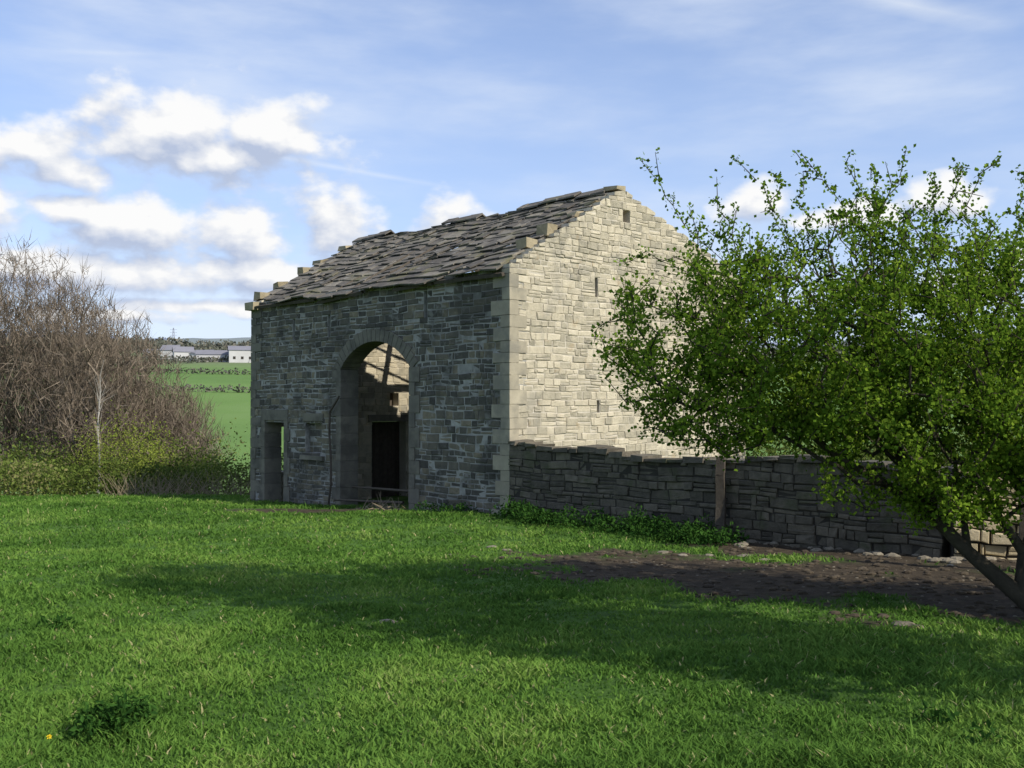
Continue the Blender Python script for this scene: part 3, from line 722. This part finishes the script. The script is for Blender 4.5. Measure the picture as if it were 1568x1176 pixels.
for i in range(5): tubes(pl_,[pts[i]],[pts[i+1]],.035,.03,.2,5)
tubes(pl_,[P(3.6,-.1,.05),P(3.7,.2,.3)],[P(6.3,-.25,-.05),P(6.3,.3,.25)],.04,.03,.6,5)
pl_.build('fallen_poles',M['wood'])
dn=MB(); x,y=gp(80,1148); z=float(H(x,y))+.08; leaves(dn,np.repeat([[x,y,z]],30,axis=0),.016,rng.random(30),.5,.4)
dn.build('dandelion_flower',M['yellow'])
# ---------------------------------------------------------------- light & sky
EL=math.radians(38); S=np.array([.788*math.cos(EL),-.616*math.cos(EL),math.sin(EL)])
sun=bpy.data.lights.new('sun','SUN'); sun.energy=5.0; sun.angle=math.radians(.5); sun.color=(1,.93,.8)
so=bpy.data.objects.new('sun',sun); scene.collection.objects.link(so); so.rotation_euler=Vector(-S).to_track_quat('-Z','Y').to_euler()
w=bpy.data.worlds.new('World'); scene.world=w; w.use_nodes=True; t=w.node_tree; t.nodes.clear()
grp=bpy.data.node_groups.new('CloudDensity','ShaderNodeTree')
grp.interface.new_socket('P',in_out='INPUT',socket_type='NodeSocketVector'); grp.interface.new_socket('D',in_out='OUTPUT',socket_type='NodeSocketFloat')
gi=grp.nodes.new('NodeGroupInput'); go=grp.nodes.new('NodeGroupOutput')
def vm(t,op,a,b=None):
    m=N(t,'ShaderNodeVectorMath',operation=op)
    for i,x in enumerate([a,b]):
        if x is None: continue
        if isinstance(x,tuple): m.inputs[i].default_value=x
        else: t.links.new(x,m.inputs[i])
    return m
n1=N(grp,'ShaderNodeTexNoise'); n1.inputs['Scale'].default_value=17; n1.inputs['Detail'].default_value=7; n1.inputs['Roughness'].default_value=.5
sc=vm(grp,'MULTIPLY',gi.outputs[0],(1,1.5,1)); grp.links.new(sc.outputs[0],n1.inputs['Vector'])
cl_b=[(60,235,120,42),(270,195,85,55),(190,225,90,40),(410,210,70,55),(350,240,130,35),(215,350,90,42),(370,355,80,34),(515,345,60,52),(685,335,50,32),(90,320,60,22),(60,410,120,36),(230,415,120,34),(410,425,60,26),(320,470,180,12),(150,480,120,10),(1170,310,50,24),(1450,300,60,28),(1300,330,90,18),(-150,300,160,90),(880,470,60,20),(1620,420,120,50)]
cur=None
for (px,py_,wx,wy) in cl_b:
    az=math.atan((px-784)/1572); el=math.atan((620-py_)/1572*math.cos(az))
    a=vm(grp,'SUBTRACT',gi.outputs[0],(az,el,0)); a=vm(grp,'MULTIPLY',a.outputs[0],(1572/wx*.75,1572/wy*.75,0)); l=vm(grp,'LENGTH',a.outputs[0])
    v_=math_(grp,'SUBTRACT',1,l.outputs['Value']); cur=v_ if cur is None else math_(grp,'MAXIMUM',cur,v_)
cur=math_(grp,'MAXIMUM',cur,-1.2)
nz=math_(grp,'MULTIPLY',math_(grp,'SUBTRACT',n1.outputs['Fac'],.52),2.8)
grp.links.new(math_(grp,'ADD',cur,nz),go.inputs[0])
tc=N(t,'ShaderNodeTexCoord'); sp=N(t,'ShaderNodeSeparateXYZ'); t.links.new(tc.outputs['Generated'],sp.inputs[0])
az=math_(t,'ARCTAN2',sp.outputs[0],sp.outputs[1]); el=math_(t,'ARCSINE',sp.outputs[2])
cb=N(t,'ShaderNodeCombineXYZ'); t.links.new(az,cb.inputs[0]); t.links.new(el,cb.inputs[1])
def dens(v): 
    g_=N(t,'ShaderNodeGroup'); g_.node_tree=grp; t.links.new(v,g_.inputs[0]); return g_.outputs[0]
d0=dens(cb.outputs[0]); d1=dens(vm(t,'ADD',cb.outputs[0],(.006,.018,0)).outputs[0])
alpha=N(t,'ShaderNodeMapRange',interpolation_type='SMOOTHSTEP'); alpha.inputs[1].default_value=-.15; alpha.inputs[2].default_value=.5; t.links.new(d0,alpha.inputs[0])
shade=math_(t,'MULTIPLY_ADD',math_(t,'SUBTRACT',d0,d1),1.2,.48,clamp=True)
ccol=mixc(t,shade,(.5,.58,.76),(1.0,1.0,1.0))
ccol=vm(t,'MULTIPLY',ccol,(6.5,6.5,6.5)).outputs[0]
sky=N(t,'ShaderNodeTexSky',sky_type='NISHITA'); sky.sun_disc=False; sky.sun_elevation=EL; sky.sun_rotation=math.atan2(.788,-.616); sky.air_density=1.0; sky.dust_density=.6; sky.ozone_density=2.0
skc=vm(t,'MULTIPLY',sky.outputs[0],(1.15,1.12,1.25)).outputs[0]
rot=N(t,'ShaderNodeMapping'); rot.inputs['Rotation'].default_value=(0,0,math.radians(12)); rot.inputs['Scale'].default_value=(1.6,6,1); t.links.new(cb.outputs[0],rot.inputs[0])
wn=noise(t,1.6,7,.55,rot.outputs[0]); wr=N(t,'ShaderNodeMapRange',interpolation_type='SMOOTHSTEP'); wr.inputs[1].default_value=.38; wr.inputs[2].default_value=.78; wr.inputs[4].default_value=.75; t.links.new(wn,wr.inputs[0])
haze=N(t,'ShaderNodeMapRange'); haze.inputs[1].default_value=.0; haze.inputs[2].default_value=.42; haze.inputs[3].default_value=.62; haze.inputs[4].default_value=.18; t.links.new(el,haze.inputs[0])
s1=mixc(t,haze.outputs[0],skc,(3.7,4.6,6.4)); s1=mixc(t,wr.outputs[0],s1,(5.3,5.8,6.6))
for (x0,y0,x1,y1,wdt,am) in ((250,200,720,290,.0035,.25),(1250,-30,1568,35,.012,.4),(0,70,300,80,.003,.15)):
    A0=math.atan((x0-784)/1572); E0=math.atan((620-y0)/1572*math.cos(A0)); A1=math.atan((x1-784)/1572); E1=math.atan((620-y1)/1572*math.cos(A1)); k_=(E1-E0)/(A1-A0)
    ln_=math_(t,'MULTIPLY_ADD',az,k_,E0-k_*A0); df=math_(t,'ABSOLUTE',math_(t,'SUBTRACT',el,ln_))
    mk_=math_(t,'SUBTRACT',1,math_(t,'DIVIDE',df,wdt),clamp=True)
    e0=math_(t,'MULTIPLY',math_(t,'SUBTRACT',az,A0),12,clamp=True); e1=math_(t,'MULTIPLY',math_(t,'SUBTRACT',A1,az),12,clamp=True)
    a_=math_(t,'MULTIPLY',mk_,math_(t,'MULTIPLY',e0,e1))
    s1=mixc(t,math_(t,'MULTIPLY',a_,math_(t,'MULTIPLY',wn,am*2.4)),s1,(6,6.3,6.6))
s1=mixc(t,alpha.outputs[0],s1,ccol)
bg=N(t,'ShaderNodeBackground'); bg.inputs[1].default_value=.15; t.links.new(s1,bg.inputs[0]); wo=N(t,'ShaderNodeOutputWorld'); t.links.new(bg.outputs[0],wo.inputs[0])
# ---------------------------------------------------------------- camera
cam=bpy.data.cameras.new('camera'); co=bpy.data.objects.new('camera',cam); scene.collection.objects.link(co)
co.location=(0,0,2.38); co.rotation_euler=(math.radians(90+1.17),0,0); cam.sensor_width=36; cam.lens=18/(784/1572); cam.clip_end=30000; cam.clip_start=.05
scene.camera=co
scene.view_settings.view_transform='Standard'; scene.view_settings.look='None'; scene.view_settings.exposure=0
